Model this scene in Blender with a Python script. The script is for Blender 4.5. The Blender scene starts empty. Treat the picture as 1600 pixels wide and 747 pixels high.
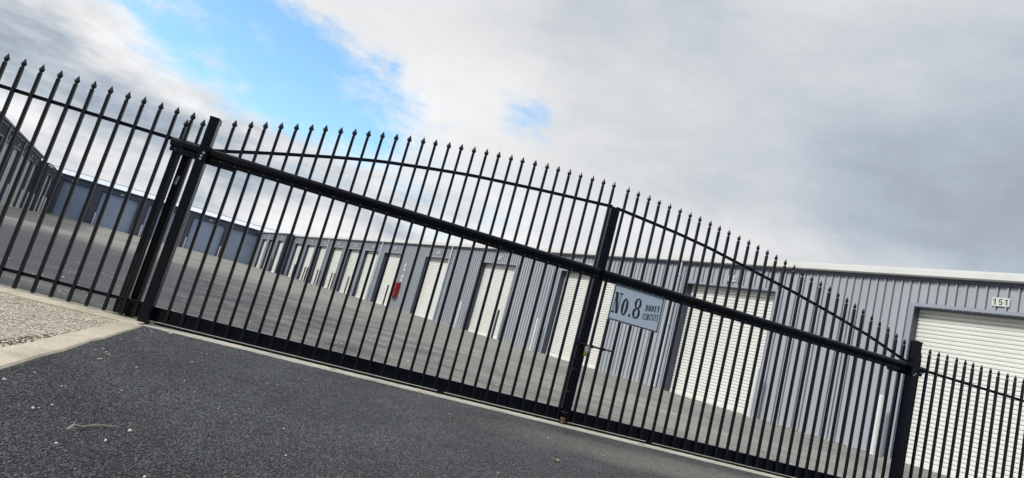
import bpy, bmesh, math, random
from mathutils import Vector, Matrix
R_ = math.radians
random.seed(7)
scn = bpy.context.scene
COL = scn.collection

# ------------------------------------------------------------------ camera
CAMPOS = Vector((1.44944, -5.77127, 0.71785))
cd = bpy.data.cameras.new('camera'); cam = bpy.data.objects.new('camera', cd); COL.objects.link(cam)
M = Matrix.Rotation(-0.217339, 4, 'Z') @ Matrix.Rotation(math.pi/2 + 0.1527298, 4, 'X') @ Matrix.Rotation(0.2647696, 4, 'Z')
cam.matrix_world = Matrix.Translation(CAMPOS) @ M
cd.sensor_fit = 'HORIZONTAL'; cd.sensor_width = 36.0; cd.lens = 949.517/1600*36.0
cd.clip_start = 0.05; cd.clip_end = 8000
scn.camera = cam

# ------------------------------------------------------------------ light and exposure
SUN_AZ, SUN_EL = 197.0, 42.0           # direction towards the sun, degrees from +X counter-clockwise
sl = bpy.data.lights.new('sun', 'SUN'); sun = bpy.data.objects.new('sun', sl); COL.objects.link(sun)
sl.energy = 2.6; sl.angle = R_(9); sl.color = (1.0, 0.965, 0.90)
sd = Vector((math.cos(R_(SUN_AZ))*math.cos(R_(SUN_EL)), math.sin(R_(SUN_AZ))*math.cos(R_(SUN_EL)), math.sin(R_(SUN_EL))))
sun.rotation_euler = sd.to_track_quat('Z', 'Y').to_euler()
sun.location = (0, 0, 60)
vs = scn.view_settings
vs.view_transform = 'Standard'; vs.look = 'None'; vs.gamma = 1; vs.use_curve_mapping = False; vs.exposure = 0.0

# ------------------------------------------------------------------ world: Nishita sky behind broken cloud
W = bpy.data.worlds.new('World'); scn.world = W; W.use_nodes = True
nt = W.node_tree; nt.nodes.clear(); N = nt.nodes; LK = nt.links
def nd(t, **k):
    n = N.new(t)
    for a, v in k.items(): setattr(n, a, v)
    return n
def mth(op, a, b=None, clamp=False):
    n = nd('ShaderNodeMath', operation=op, use_clamp=clamp)
    for i, v in enumerate((a, b)):
        if v is None: continue
        if isinstance(v, (int, float)): n.inputs[i].default_value = v
        else: LK.new(v, n.inputs[i])
    return n.outputs[0]
out = nd('ShaderNodeOutputWorld'); bg = nd('ShaderNodeBackground'); LK.new(bg.outputs[0], out.inputs[0])
bg.inputs[1].default_value = 0.12
sky = nd('ShaderNodeTexSky'); sky.sky_type = 'NISHITA'; sky.sun_disc = False
sky.sun_elevation = R_(SUN_EL); sky.sun_rotation = R_(90 - SUN_AZ); sky.air_density = 1.3; sky.dust_density = 0.6; sky.ozone_density = 2.5
tc = nd('ShaderNodeTexCoord'); DIR = tc.outputs['Generated']
def noise(scale, detail, rough, loc=(0, 0, 0), sc=(1, 1, 1), vec=None):
    mp = nd('ShaderNodeMapping'); mp.inputs['Location'].default_value = loc; mp.inputs['Scale'].default_value = sc
    LK.new(vec or DIR, mp.inputs[0])
    n = nd('ShaderNodeTexNoise'); n.inputs['Scale'].default_value = scale; n.inputs['Detail'].default_value = detail
    n.inputs['Roughness'].default_value = rough; LK.new(mp.outputs[0], n.inputs[0]); return n
wn = noise(3.2, 12, 0.66, (3.1, .4, 1.7), (1, 1, 1.5))
sub = nd('ShaderNodeVectorMath', operation='SUBTRACT'); LK.new(wn.outputs['Color'], sub.inputs[0]); sub.inputs[1].default_value = (.5, .5, .5)
scl = nd('ShaderNodeVectorMath', operation='SCALE'); LK.new(sub.outputs[0], scl.inputs[0]); scl.inputs['Scale'].default_value = 0.17
add = nd('ShaderNodeVectorMath', operation='ADD'); LK.new(DIR, add.inputs[0]); LK.new(scl.outputs[0], add.inputs[1])
WARP = add.outputs[0]
def d_(az, el): return Vector((math.cos(R_(az))*math.cos(R_(el)), math.sin(R_(az))*math.cos(R_(el)), math.sin(R_(el))))
def blob(c, toward, a, b, hard, vec):
    """soft elliptical region of the sky round direction c, long axis pointing to `toward`; 1 inside"""
    c = d_(*c); t = (d_(*toward) - c); t = (t - c*t.dot(c)).normalized(); s = c.cross(t).normalized()
    rot = Matrix((t, s, c)).transposed().to_euler()
    mp = nd('ShaderNodeMapping', vector_type='TEXTURE')
    mp.inputs['Location'].default_value = c; mp.inputs['Rotation'].default_value = rot; mp.inputs['Scale'].default_value = (a, b, 1.0)
    LK.new(vec, mp.inputs[0])
    ln = nd('ShaderNodeVectorMath', operation='LENGTH'); LK.new(mp.outputs[0], ln.inputs[0])
    mr = nd('ShaderNodeMapRange', interpolation_type='SMOOTHSTEP'); LK.new(ln.outputs['Value'], mr.inputs['Value'])
    mr.inputs['From Min'].default_value = 1 - hard; mr.inputs['From Max'].default_value = 1 + hard
    mr.inputs['To Min'].default_value = 1; mr.inputs['To Max'].default_value = 0
    return mr.outputs[0]
gaps = [blob((102.5, 17.0), (94, 15.2), .27, .088, .60, WARP),
        blob((112.5, 19.6), (103, 17.0), .21, .068, .65, WARP),
        blob((94.5, 15.6), (88.5, 15.4), .12, .055, .5, WARP),
        blob((80.2, 19.6), (76, 18.5), .052, .026, .95, WARP),
        blob((86, 9.0), (72, 8.5), .20, .035, .8, WARP),
        blob((300, 40), (250, 45), .5, .2, .5, WARP),
        blob((170, 50), (230, 60), .4, .18, .5, WARP)]
wt = [1.08, .98, .92, .42, .35, .9, .9]
g = None
for b_, w_ in zip(gaps, wt):
    v = mth('MULTIPLY', b_, w_)
    g = v if g is None else mth('MAXIMUM', g, v)
wisp = noise(7.5, 12, .68, (0, 2, 0), (1, 1, 2.2))
wv = mth('MULTIPLY', mth('SUBTRACT', wisp.outputs[0], 0.47), 2.6)
g = mth('MINIMUM', mth('SUBTRACT', g, wv, True), mth('MULTIPLY', g, 2.2))
sg = nd('ShaderNodeMapRange', interpolation_type='SMOOTHSTEP'); LK.new(g, sg.inputs['Value']); sg.inputs['From Min'].default_value = .10; sg.inputs['From Max'].default_value = 1.05; g = sg.outputs[0]
cover = mth('SUBTRACT', 1.0, g, True)
# cloud brightness
n1 = noise(2.2, 8, .58, (5.2, 1, 2.2), (1, 1, 2.2)); n2 = noise(5.0, 10, .62, (.3, 7, 1), (1, 1, 2.2))
bright = mth('ADD', 0.90, mth('MULTIPLY', mth('SUBTRACT', n1.outputs[0], .5), 0.34))
bright = mth('ADD', bright, mth('MULTIPLY', mth('SUBTRACT', n2.outputs[0], .5), 0.34))
dk = [(blob((44, 22), (70, 27), .55, .25, .95, WARP), .25), (blob((42, 19), (55, 17), .26, .10, .95, WARP), .06),
      (blob((118, 10.5), (104, 8), .30, .055, .9, WARP), .30), (blob((122, 14), (112, 12), .14, .05, .9, WARP), .10),
      (blob((98, 7.5), (90, 6), .18, .035, .9, WARP), .18),
      (blob((75, 30), (60, 33), .22, .08, .9, WARP), .10),
      (blob((275, 8), (240, 8), .95, .60, .5, DIR), .62), (blob((10, 15), (350, 15), .6, .4, .6, DIR), .25)]  # rear blob is unseen cloud behind camera, added to darken gate fronts and back shed
for b_, w_ in dk: bright = mth('SUBTRACT', bright, mth('MULTIPLY', b_, w_))
lt = [(blob((87, 19), (80, 24), .12, .10, .9, WARP), .16), (blob((112, 14), (104, 11), .16, .035, .9, WARP), .16), (blob((50, 13.5), (38, 13), .35, .03, .9, WARP), .10)]
for b_, w_ in lt: bright = mth('ADD', bright, mth('MULTIPLY', b_, w_))
n3 = noise(6.5, 9, .6, (2.2, 4, .7), (1, 1, 3.0))
low = blob((105, 8), (90, 7), .55, .13, .5, DIR)
bright = mth('ADD', bright, mth('MULTIPLY', mth('MULTIPLY', mth('SUBTRACT', n3.outputs[0], .52), 1.5), low))
# shade goes bluish, light goes neutral
ramp = nd('ShaderNodeValToRGB'); LK.new(bright, ramp.inputs[0])
cr = ramp.color_ramp; cr.interpolation = 'LINEAR'
cr.elements[0].position = .12; cr.elements[0].color = (.16, .19, .23, 1)
cr.elements[1].position = 1.0; cr.elements[1].color = (.93, .94, .95, 1)
e = cr.elements.new(.50); e.color = (.455, .52, .60, 1)
e = cr.elements.new(.75); e.color = (.73, .745, .765, 1)
cs = nd('ShaderNodeVectorMath', operation='SCALE'); LK.new(ramp.outputs[0], cs.inputs[0]); cs.inputs['Scale'].default_value = 1/0.12
mx = nd('ShaderNodeMix', data_type='RGBA'); LK.new(cover, mx.inputs['Factor'])
gm = nd('ShaderNodeVectorMath', operation='MULTIPLY'); LK.new(sky.outputs[0], gm.inputs[0]); gm.inputs[1].default_value = (1.48, 1.86, 2.02)
LK.new(gm.outputs[0], mx.inputs['A']); LK.new(cs.outputs[0], mx.inputs['B'])
LK.new(mx.outputs['Result'], bg.inputs[0])

# ------------------------------------------------------------------ materials
def mat(name, col, rough=.6, metal=0.0, spec=.5, coat=0.0):
    m = bpy.data.materials.new(name); m.use_nodes = True
    b = m.node_tree.nodes['Principled BSDF']
    b.inputs['Base Color'].default_value = (*col, 1); b.inputs['Roughness'].default_value = rough
    b.inputs['Metallic'].default_value = metal; b.inputs['Specular IOR Level'].default_value = spec
    b.inputs['Coat Weight'].default_value = coat
    return m
class NT:
    def __init__(s, m): s.t = m.node_tree; s.b = s.t.nodes['Principled BSDF']
    def n(s, ty, **k):
        n = s.t.nodes.new(ty)
        for a, v in k.items(): setattr(n, a, v)
        return n
    def l(s, a, b): s.t.links.new(a, b)
    def coord(s, sc=(1, 1, 1), kind='Object'):
        t = s.n('ShaderNodeTexCoord'); m = s.n('ShaderNodeMapping'); m.inputs['Scale'].default_value = sc
        s.l(t.outputs[kind], m.inputs[0]); return m.outputs[0]
    def pos(s, sc=(1, 1, 1)):
        t = s.n('ShaderNodeNewGeometry'); m = s.n('ShaderNodeMapping'); m.inputs['Scale'].default_value = sc
        s.l(t.outputs['Position'], m.inputs[0]); return m.outputs[0]
    def noise(s, vec, scale, detail=4, rough=.55):
        n = s.n('ShaderNodeTexNoise'); n.inputs['Scale'].default_value = scale; n.inputs['Detail'].default_value = detail
        n.inputs['Roughness'].default_value = rough; s.l(vec, n.inputs[0]); return n.outputs[0]
    def vor(s, vec, scale, out='Color'):
        n = s.n('ShaderNodeTexVoronoi'); n.inputs['Scale'].default_value = scale; s.l(vec, n.inputs[0]); return n.outputs[out]
    def ramp(s, v, stops):
        r = s.n('ShaderNodeValToRGB'); s.l(v, r.inputs[0]); c = r.color_ramp
        c.elements[0].position = stops[0][0]; c.elements[0].color = (*stops[0][1], 1)
        c.elements[1].position = stops[-1][0]; c.elements[1].color = (*stops[-1][1], 1)
        for p, k in stops[1:-1]: e = c.elements.new(p); e.color = (*k, 1)
        return r.outputs[0]
    def mix(s, f, a, b, mode='MIX'):
        n = s.n('ShaderNodeMix', data_type='RGBA', blend_type=mode)
        for k, v in (('Factor', f), ('A', a), ('B', b)):
            if isinstance(v, (int, float)): n.inputs[k].default_value = v
            elif isinstance(v, tuple): n.inputs[k].default_value = (*v, 1)
            else: s.l(v, n.inputs[k])
        return n.outputs['Result']
    def m(s, op, a, b=0.0, clamp=False):
        n = s.n('ShaderNodeMath', operation=op, use_clamp=clamp)
        for i, v in enumerate((a, b)):
            if isinstance(v, (int, float)): n.inputs[i].default_value = v
            else: s.l(v, n.inputs[i])
        return n.outputs[0]
    def bump(s, h, strength, dist):
        n = s.n('ShaderNodeBump'); n.inputs['Strength'].default_value = strength; n.inputs['Distance'].default_value = dist
        s.l(h, n.inputs['Height']); s.l(n.outputs[0], s.b.inputs['Normal'])
def gray(v): return (v, v, v)
def weathered(name, col, rough, var=.12, scale=3.0, streak=(1, 1, .25), bump=.0, spec=.5, metal=0, coat=0, dirt=None):
    m = mat(name, col, rough, metal, spec, coat); t = NT(m)
    p = t.pos(streak); n = t.noise(p, scale, 5, .6)
    lo = tuple(c*(1-var) for c in col); hi = tuple(min(1, c*(1+var)) for c in col)
    c = t.ramp(n, [(.3, lo), (.7, hi)])
    if dirt:
        n3 = t.noise(t.pos((1, 1, 1)), scale*6, 6, .7)
        f = t.ramp(n3, [(.58, (0, 0, 0)), (.74, (1, 1, 1))])
        f2 = t.m('MULTIPLY', f, dirt[1]); c = t.mix(f2, c, dirt[0])
    t.l(c, t.b.inputs['Base Color'])
    r = t.ramp(t.noise(p, scale*2.3, 4), [(.3, gray(rough*.82)), (.7, gray(min(1, rough*1.2)))]); t.l(r, t.b.inputs['Roughness'])
    if bump: t.bump(t.noise(t.pos(), 220, 3), bump, .001)
    return m
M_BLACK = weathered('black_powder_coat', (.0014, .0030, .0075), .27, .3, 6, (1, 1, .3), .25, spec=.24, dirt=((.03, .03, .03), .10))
M_PICK = weathered('satin_black_picket', (.0014, .0028, .0070), .26, .3, 6, (1, 1, .3), spec=.46)
M_RUST = weathered('rusty_steel', (.12, .075, .045), .8, .4, 30)
M_GALV = weathered('galvanised_steel', (.42, .43, .44), .45, .15, 8, metal=.7)
M_BOLT = weathered('dark_zinc_bolt', (.10, .105, .115), .45, .2, 8, metal=.6)
M_BRASS = mat('brass', (.55, .40, .16), .35, 1.0)
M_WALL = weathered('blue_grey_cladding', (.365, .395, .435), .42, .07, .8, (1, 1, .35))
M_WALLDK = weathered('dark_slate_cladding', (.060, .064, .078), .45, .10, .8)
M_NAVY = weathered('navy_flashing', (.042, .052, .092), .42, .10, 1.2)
M_TRIM = weathered('grey_blue_flashing', (.30, .33, .38), .40, .07, 1.5)
M_DOORW = weathered('off_white_roller_steel', (.84, .85, .815), .45, .05, .9, (1, 1, .5))
for _m in (M_DOORW,):
    t = NT(_m); cin = t.b.inputs['Base Color'].links[0].from_socket; oi = t.n('ShaderNodeObjectInfo')
    t.l(t.mix(1.0, cin, t.ramp(oi.outputs['Random'], [(0, (.88, .88, .87)), (1, (1, 1, .985))]), 'MULTIPLY'), t.b.inputs['Base Color'])
    st = t.ramp(t.noise(t.pos((1.6, 1.6, .35)), 3.2, 8, .72), [(.60, (0, 0, 0)), (.80, (1, 1, 1))]); cin = t.b.inputs['Base Color'].links[0].from_socket
    t.l(t.mix(t.m('MULTIPLY', st, .35), cin, (.46, .44, .38)), t.b.inputs['Base Color'])
M_DOORB = weathered('slate_blue_roller_steel', (.37, .46, .61), .42, .07, .9, (1, 1, .5))
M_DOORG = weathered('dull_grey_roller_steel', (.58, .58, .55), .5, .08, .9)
M_WHITE = weathered('white_gutter_paint', (.70, .71, .69), .4, .04, 2)
M_ROOF = weathered('pale_roof_sheet', (.74, .79, .84), .42, .04, .6)
M_PIPE = weathered('pale_blue_downpipe', (.64, .70, .77), .35, .06, 1)
M_BOLL = weathered('white_bollard_paint', (.66, .68, .67), .5, .08, 4)
M_BOLLD = weathered('dark_bollard_paint', (.055, .06, .075), .5, .12, 4)
M_RED = weathered('red_enamel', (.36, .018, .022), .42, .12, 5)
M_PLATE = weathered('number_plate_face', (.62, .64, .60), .5, .05, 6)
M_INK = mat('dark_ink', (.022, .026, .036), .5)
M_SIGN = weathered('sign_grey_blue', (.52, .61, .72), .38, .05, 3)
M_LEAF = weathered('dry_leaf', (.50, .37, .22), .8, .25, 60)
M_TWIG = weathered('dry_twig', (.36, .31, .26), .9, .3, 90)
M_PEB = weathered('pale_pebble', (.66, .62, .55), .7, .22, 40, (1, 1, 1))

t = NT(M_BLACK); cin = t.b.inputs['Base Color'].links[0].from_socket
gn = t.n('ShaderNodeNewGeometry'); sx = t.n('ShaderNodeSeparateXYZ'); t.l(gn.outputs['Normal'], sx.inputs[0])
t.l(t.mix(t.m('MULTIPLY', t.m('GREATER_THAN', sx.outputs['Z'], .93), .8), cin, (.34, .34, .34)), t.b.inputs['Base Color'])  # pale dust tone on upward faces paints in the sky highlight along rails
# driveway asphalt: chip seal
M_ASPH = mat('driveway_asphalt', (.05, .05, .055), .82, spec=.35); t = NT(M_ASPH)
p = t.pos()
chips = t.vor(p, 210); cg = t.n('ShaderNodeRGBToBW'); t.l(chips, cg.inputs[0])
c1 = t.ramp(cg.outputs[0], [(.24, (.018, .020, .024)), (.48, (.062, .065, .071)), (.72, (.135, .138, .145)), (.88, (.32, .32, .32))])
c2 = t.mix(.38, c1, t.ramp(t.noise(p, 230, 2), [(.40, (.022, .024, .029)), (.63, (.150, .153, .160))]))
pt = t.ramp(t.noise(t.pos((1, .8, 1)), 1.3, 6, .62), [(.30, gray(.74)), (.52, gray(1.0)), (.72, gray(1.3))])
c3 = t.mix(1.0, c2, pt, 'MULTIPLY')
def near(t, cx, cy, sx, sy, vec=None):
    m = t.n('ShaderNodeMapping', vector_type='TEXTURE'); m.inputs['Location'].default_value = (cx, cy, 0); m.inputs['Scale'].default_value = (sx, sy, 1e3)
    g = t.n('ShaderNodeNewGeometry')
    nn = t.n('ShaderNodeTexNoise'); nn.inputs['Scale'].default_value = 1.6; nn.inputs['Detail'].default_value = 5; t.l(g.outputs['Position'], nn.inputs[0])
    s_ = t.n('ShaderNodeVectorMath', operation='SUBTRACT'); t.l(nn.outputs['Color'], s_.inputs[0]); s_.inputs[1].default_value = (.5, .5, .5)
    k_ = t.n('ShaderNodeVectorMath', operation='SCALE'); t.l(s_.outputs[0], k_.inputs[0]); k_.inputs['Scale'].default_value = 1.1*min(sx, sy)
    a_ = t.n('ShaderNodeVectorMath', operation='ADD'); t.l(g.outputs['Position'], a_.inputs[0]); t.l(k_.outputs[0], a_.inputs[1])
    t.l(a_.outputs[0], m.inputs[0]); l = t.n('ShaderNodeVectorMath', operation='LENGTH'); t.l(m.outputs[0], l.inputs[0])
    r = t.n('ShaderNodeMapRange', interpolation_type='SMOOTHSTEP'); t.l(l.outputs['Value'], r.inputs['Value'])
    r.inputs['From Min'].default_value = .3; r.inputs['From Max'].default_value = 1.05; r.inputs['To Min'].default_value = 1; r.inputs['To Max'].default_value = 0
    return r.outputs[0]
# drift of tan grit worn into the right-hand wheel path
grit = t.m('MULTIPLY', near(t, 5.4, -1.15, 3.4, .66), 1.0)
gritn = t.m('MULTIPLY', grit, t.ramp(t.noise(p, 70, 4), [(.3, gray(.35)), (.7, gray(1))]))
c4 = t.mix(gritn, c3, t.ramp(cg.outputs[0], [(.2, (.13, .125, .105)), (.8, (.34, .32, .265))]))
t.l(c4, t.b.inputs['Base Color'])
h = t.m('ADD', t.m('MULTIPLY', t.vor(p, 95, 'Distance'), -1.0), t.m('MULTIPLY', t.noise(p, 400, 2), .6))
t.bump(h, .9, .005)

# yard asphalt: older, lighter, brown-grey
M_YARD = mat('yard_asphalt', (.12, .12, .115), .88, spec=.3); t = NT(M_YARD)
p = t.pos()
n0 = t.noise(p, .16, 6, .6); n1_ = t.noise(t.pos((1, 3.2, 1)), .55, 6, .6); n2_ = t.noise(p, 34, 6, .8)
cb = t.ramp(n0, [(.32, (.178, .171, .155)), (.5, (.240, .230, .206)), (.68, (.300, .284, .250))])
cb = t.mix(1.0, cb, t.ramp(n1_, [(.3, gray(.76)), (.5, gray(1.0)), (.72, gray(1.26))]), 'MULTIPLY')
cb = t.mix(1.0, cb, t.ramp(n2_, [(.34, gray(.55)), (.66, gray(1.5))]), 'MULTIPLY')
# newer, darker seal inside the left side of the gateway
f1 = t.m('MULTIPLY', near(t, -5.5, 5.0, 11.0, 16.0), .95)
cb = t.mix(f1, cb, t.mix(1.0, t.ramp(t.noise(p, 90, 4, .7), [(.3, (.036, .036, .042)), (.7, (.088, .088, .097))]), t.ramp(n1_, [(.3, gray(.8)), (.7, gray(1.25))]), 'MULTIPLY'))
# long pale scuff of sand
f2 = t.m('MULTIPLY', near(t, .2, 9.5, 3.4, 1.0), .5)
cb = t.mix(f2, cb, (.24, .225, .19))
f3 = t.m('MULTIPLY', near(t, 3.0, 1.6, 2.0, .35), .35)
cb = t.mix(f3, cb, (.25, .23, .19))
t.l(cb, t.b.inputs['Base Color'])
t.bump(t.m('ADD', t.noise(p, 120, 3, .7), t.m('MULTIPLY', t.noise(p, 14, 3), .6)), .55, .006)

def concrete(name, base, rough=.88):
    m = mat(name, base, rough, spec=.3); t = NT(m); p = t.pos()
    a = t.ramp(t.noise(p, 2.6, 6, .65), [(.28, tuple(c*.68 for c in base)), (.5, base), (.75, tuple(c*1.2 for c in base))])
    b = t.mix(1.0, a, t.ramp(t.noise(p, 130, 4, .7), [(.28, gray(.72)), (.7, gray(1.25))]), 'MULTIPLY')
    st = t.ramp(t.noise(t.pos((1, 1, 1)), 9, 6, .7), [(.56, (0, 0, 0)), (.72, (1, 1, 1))])
    b = t.mix(t.m('MULTIPLY', st, .45), b, tuple(c*.42 for c in base))
    t.l(b, t.b.inputs['Base Color']); t.bump(t.noise(p, 90, 5, .7), .5, .004); return m
M_CONC = concrete('tan_concrete', (.57, .50, .395))
M_CONCG = concrete('strip_concrete', (.60, .57, .485))
M_GRIT = mat('gravel_base', (.35, .32, .26), .95); t = NT(M_GRIT); p = t.pos()
v = t.vor(p, 95); bw = t.n('ShaderNodeRGBToBW'); t.l(v, bw.inputs[0])
t.l(t.ramp(bw.outputs[0], [(.1, (.34, .30, .23)), (.5, (.54, .49, .39)), (.9, (.66, .62, .53))]), t.b.inputs['Base Color'])
t.bump(t.m('MULTIPLY', t.vor(p, 95, 'Distance'), -1), 1.0, .012)
M_STONE = mat('gravel_stone', (.5, .46, .38), .9); t = NT(M_STONE)
p = t.pos(); v = t.vor(p, 60); bw = t.n('ShaderNodeRGBToBW'); t.l(v, bw.inputs[0])
t.l(t.ramp(bw.outputs[0], [(.08, (.34, .29, .22)), (.35, (.58, .52, .41)), (.6, (.74, .68, .56)), (.85, (.86, .83, .75)), (.97, (.42, .27, .13))]), t.b.inputs['Base Color'])
M_GRASS = mat('dry_grass_ground', (.16, .15, .08), .95); t = NT(M_GRASS)
t.l(t.ramp(t.noise(t.pos(), 2, 6), [(.3, (.10, .10, .05)), (.7, (.22, .20, .11))]), t.b.inputs['Base Color'])

# ------------------------------------------------------------------ mesh helpers
class MB:
    def __init__(s): s.v = []; s.f = []
    def face(s, pts):
        i = len(s.v); s.v += [tuple(p) for p in pts]; s.f.append(tuple(range(i, i+len(pts)))); return s
    def box(s, x0, x1, y0, y1, z0, z1):
        i = len(s.v)
        s.v += [(x0,y0,z0),(x1,y0,z0),(x1,y1,z0),(x0,y1,z0),(x0,y0,z1),(x1,y0,z1),(x1,y1,z1),(x0,y1,z1)]
        s.f += [tuple(i+k for k in q) for q in ((0,3,2,1),(4,5,6,7),(0,1,5,4),(1,2,6,5),(2,3,7,6),(3,0,4,7))]; return s
    def prism(s, poly, fn, a, b):
        """poly: 2D points; fn(p, t) -> 3D; extruded from t=a to t=b"""
        n = len(poly); i = len(s.v)
        s.v += [fn(p, a) for p in poly] + [fn(p, b) for p in poly]
        s.f.append(tuple(i+k for k in reversed(range(n)))); s.f.append(tuple(i+n+k for k in range(n)))
        for k in range(n): s.f.append((i+k, i+(k+1) % n, i+n+(k+1) % n, i+n+k))
        return s
    def tube(s, pts, r, seg=12, cap=True):
        rs = r if isinstance(r, (list, tuple)) else [r]*len(pts)
        P = [Vector(p) for p in pts]; i0 = len(s.v); up = None
        for k, p in enumerate(P):
            d = (P[min(k+1, len(P)-1)] - P[max(k-1, 0)]).normalized()
            if up is None: up = Vector((0, 0, 1)) if abs(d.z) < .9 else Vector((1, 0, 0))
            a = (up - d*up.dot(d)).normalized(); b = d.cross(a); up = a
            for q in range(seg):
                t_ = 2*math.pi*q/seg; s.v.append(tuple(p + (a*math.cos(t_) + b*math.sin(t_))*rs[k]))
        for k in range(len(P)-1):
            for q in range(seg):
                a_, b_ = i0+k*seg+q, i0+k*seg+(q+1) % seg; s.f.append((a_, b_, b_+seg, a_+seg))
        if cap:
            s.f.append(tuple(i0+q for q in reversed(range(seg)))); s.f.append(tuple(i0+(len(P)-1)*seg+q for q in range(seg)))
        return s
    def strip(s, prof, ext0, ext1):
        """open profile [(..)] joined between two 3D mapping functions"""
        i = len(s.v); n = len(prof)
        s.v += [ext0(p) for p in prof] + [ext1(p) for p in prof]
        for k in range(n-1): s.f.append((i+k, i+k+1, i+n+k+1, i+n+k))
        return s
    def mesh(s, name, m, smooth=False, bevel=0.0, fix=True):
        me = bpy.data.meshes.new(name); me.from_pydata(s.v, [], s.f); me.materials.append(m)
        if fix or bevel:
            bm = bmesh.new(); bm.from_mesh(me)
            if bevel: bmesh.ops.bevel(bm, geom=[e for e in bm.edges if len(e.link_faces) == 2 and e.calc_face_angle(0) > .9], offset=bevel, segments=2, affect='EDGES', profile=.5)
            bmesh.ops.recalc_face_normals(bm, faces=bm.faces); bm.to_mesh(me); bm.free()
        if smooth:
            me.polygons.foreach_set('use_smooth', [True]*len(me.polygons)); me.set_sharp_from_angle(angle=R_(38))
        me.update(); return me
def link(name, me, parent=None, loc=(0, 0, 0)):
    o = bpy.data.objects.new(name, me); COL.objects.link(o); o.location = loc
    if parent: o.parent = parent
    return o
def part(name, mb, m, parent, label=None, smooth=False, bevel=0.0, loc=(0, 0, 0)):
    o = link(name, mb.mesh(name, m, smooth, bevel), parent, loc)
    if label: o['label'] = label
    return o
def thing(name, label, cat, loc, rz=0, group=None):
    o = link(name, None, None, loc); o.rotation_euler = (0, 0, rz); o.empty_display_size = .2
    o['label'] = label; o['category'] = cat
    if group: o['group'] = group
    return o
def tag(o, label, cat, group=None):
    o['label'] = label; o['category'] = cat
    if group: o['group'] = group
    return o
def struct(name, mb, m, smooth=False):
    o = link(name, mb.mesh(name, m, smooth)); o['kind'] = 'structure'; return o
def relo(mb, org):
    mb.v = [(x-org[0], y-org[1], z-org[2]) for x, y, z in mb.v]; return mb
def text_mesh(s, m, size, depth, name):
    """flat sans digits built from strokes, centred on the origin in the XY plane"""
    b = MB(); h = size*.72; w = size*.40; t_ = size*.115; n = len(s); adv = size*.56
    def arc(cx, cy, rx, ry, a0, a1, seg=14):
        pr = None
        for k in range(seg+1):
            a = R_(a0+(a1-a0)*k/seg); o_ = (cx+rx*math.cos(a), cy+ry*math.sin(a), depth); q_ = (cx+(rx-t_)*math.cos(a), cy+(ry-t_*.85)*math.sin(a), depth)
            if pr: b.face([pr[0], o_, q_, pr[1]])
            pr = (o_, q_)
    def rc(x0, x1, y0, y1): b.face([(x0, y0, depth), (x1, y0, depth), (x1, y1, depth), (x0, y1, depth)])
    for i, c in enumerate(s):
        cx = (i-(n-1)/2)*adv; l, r = cx-w/2, cx+w/2; T, B = h/2, -h/2; e = .0003
        if c == '1': rc(cx-.1*w, cx-.1*w+t_, B, T); b.face([(cx-.1*w, T-t_*.2, depth), (cx-.1*w, T-t_*1.3, depth), (cx-.48*w, T-t_*2.1, depth), (cx-.48*w, T-t_*1.2, depth)])
        elif c == '0': arc(cx, 0, w/2, h/2, 0, 360, 24)
        elif c == '5': rc(l+.1*w, r-.04*w, T-t_, T); rc(l+.06*w, l+.06*w+t_*.9, T-h*.46, T-t_); arc(cx, B+h*.31, w/2, h*.31, -150, 150, 20)
        elif c in '69':
            k = 1 if c == '6' else -1; arc(cx, -k*h*.20, w/2, h*.30, 0, 360, 20)
            if k > 0: arc(cx, 0, w/2, h/2, 50, 180)
            else: arc(cx, 0, w/2, h/2, 230, 360)
        elif c == '8': arc(cx, h*.25, w*.44, h*.25, 0, 360, 18); arc(cx, -h*.22, w/2, h*.28, 0, 360, 18)
        elif c == '4': rc(cx+.12*w, cx+.12*w+t_, B, T); rc(l-.05*w, cx+.12*w, B+h*.22, B+h*.22+t_*.9); b.face([(cx+.12*w, T, depth), (cx-.02*w, T, depth), (l-.05*w, B+h*.22+t_*.9, depth), (l+.17*w, B+h*.22+t_*.9, depth)])
        elif c == '7': rc(l, r, T-t_, T); b.face([(r-t_, T-t_, depth), (r, T-t_, depth), (cx-.05*w, B, depth), (cx-.05*w-t_, B, depth)])
        elif c == '2': arc(cx, T-h*.28, w/2, h*.28, -10, 170, 16); b.face([(r, T-h*.30, depth), (r-t_, T-h*.30, depth), (l, B+t_, depth), (l+t_*1.2, B+t_, depth)]); rc(l, r, B, B+t_)
        elif c == '3': arc(cx, h*.24, w*.46, h*.26, -80, 150, 16); arc(cx, -h*.21, w/2, h*.29, -150, 80, 16)
    return b.mesh(name, m, fix=False)

# ------------------------------------------------------------------ ground levels
GZ = 0.02
def gz(x, y):
    w = min(1, max(0, (y-.25)/5.5)); w = w*w*(3-2*w)
    return GZ + w*(.0631 + .0089*x + .00884*y - GZ)
def grid(x0, x1, y0, y1, nx, ny, dz=0, py=1.0):
    mb = MB()
    for j in range(ny+1):
        for i in range(nx+1):
            x = x0+(x1-x0)*i/nx; y = y0+(y1-y0)*(j/ny)**py; mb.v.append((x, y, gz(x, y)+dz))
    for j in range(ny):
        for i in range(nx):
            a = j*(nx+1)+i; mb.f.append((a, a+1, a+nx+2, a+nx+1))
    return mb
mb = MB(); mb.face([(-3000, -3000, -.45), (3000, -3000, -.45), (3000, 3000, -.45), (-3000, 3000, -.45)])
struct('ground', mb, M_GRASS)
struct('yard', grid(-60, 40, .20, 100, 50, 120, 0, 1.8), M_YARD, True)
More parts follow.
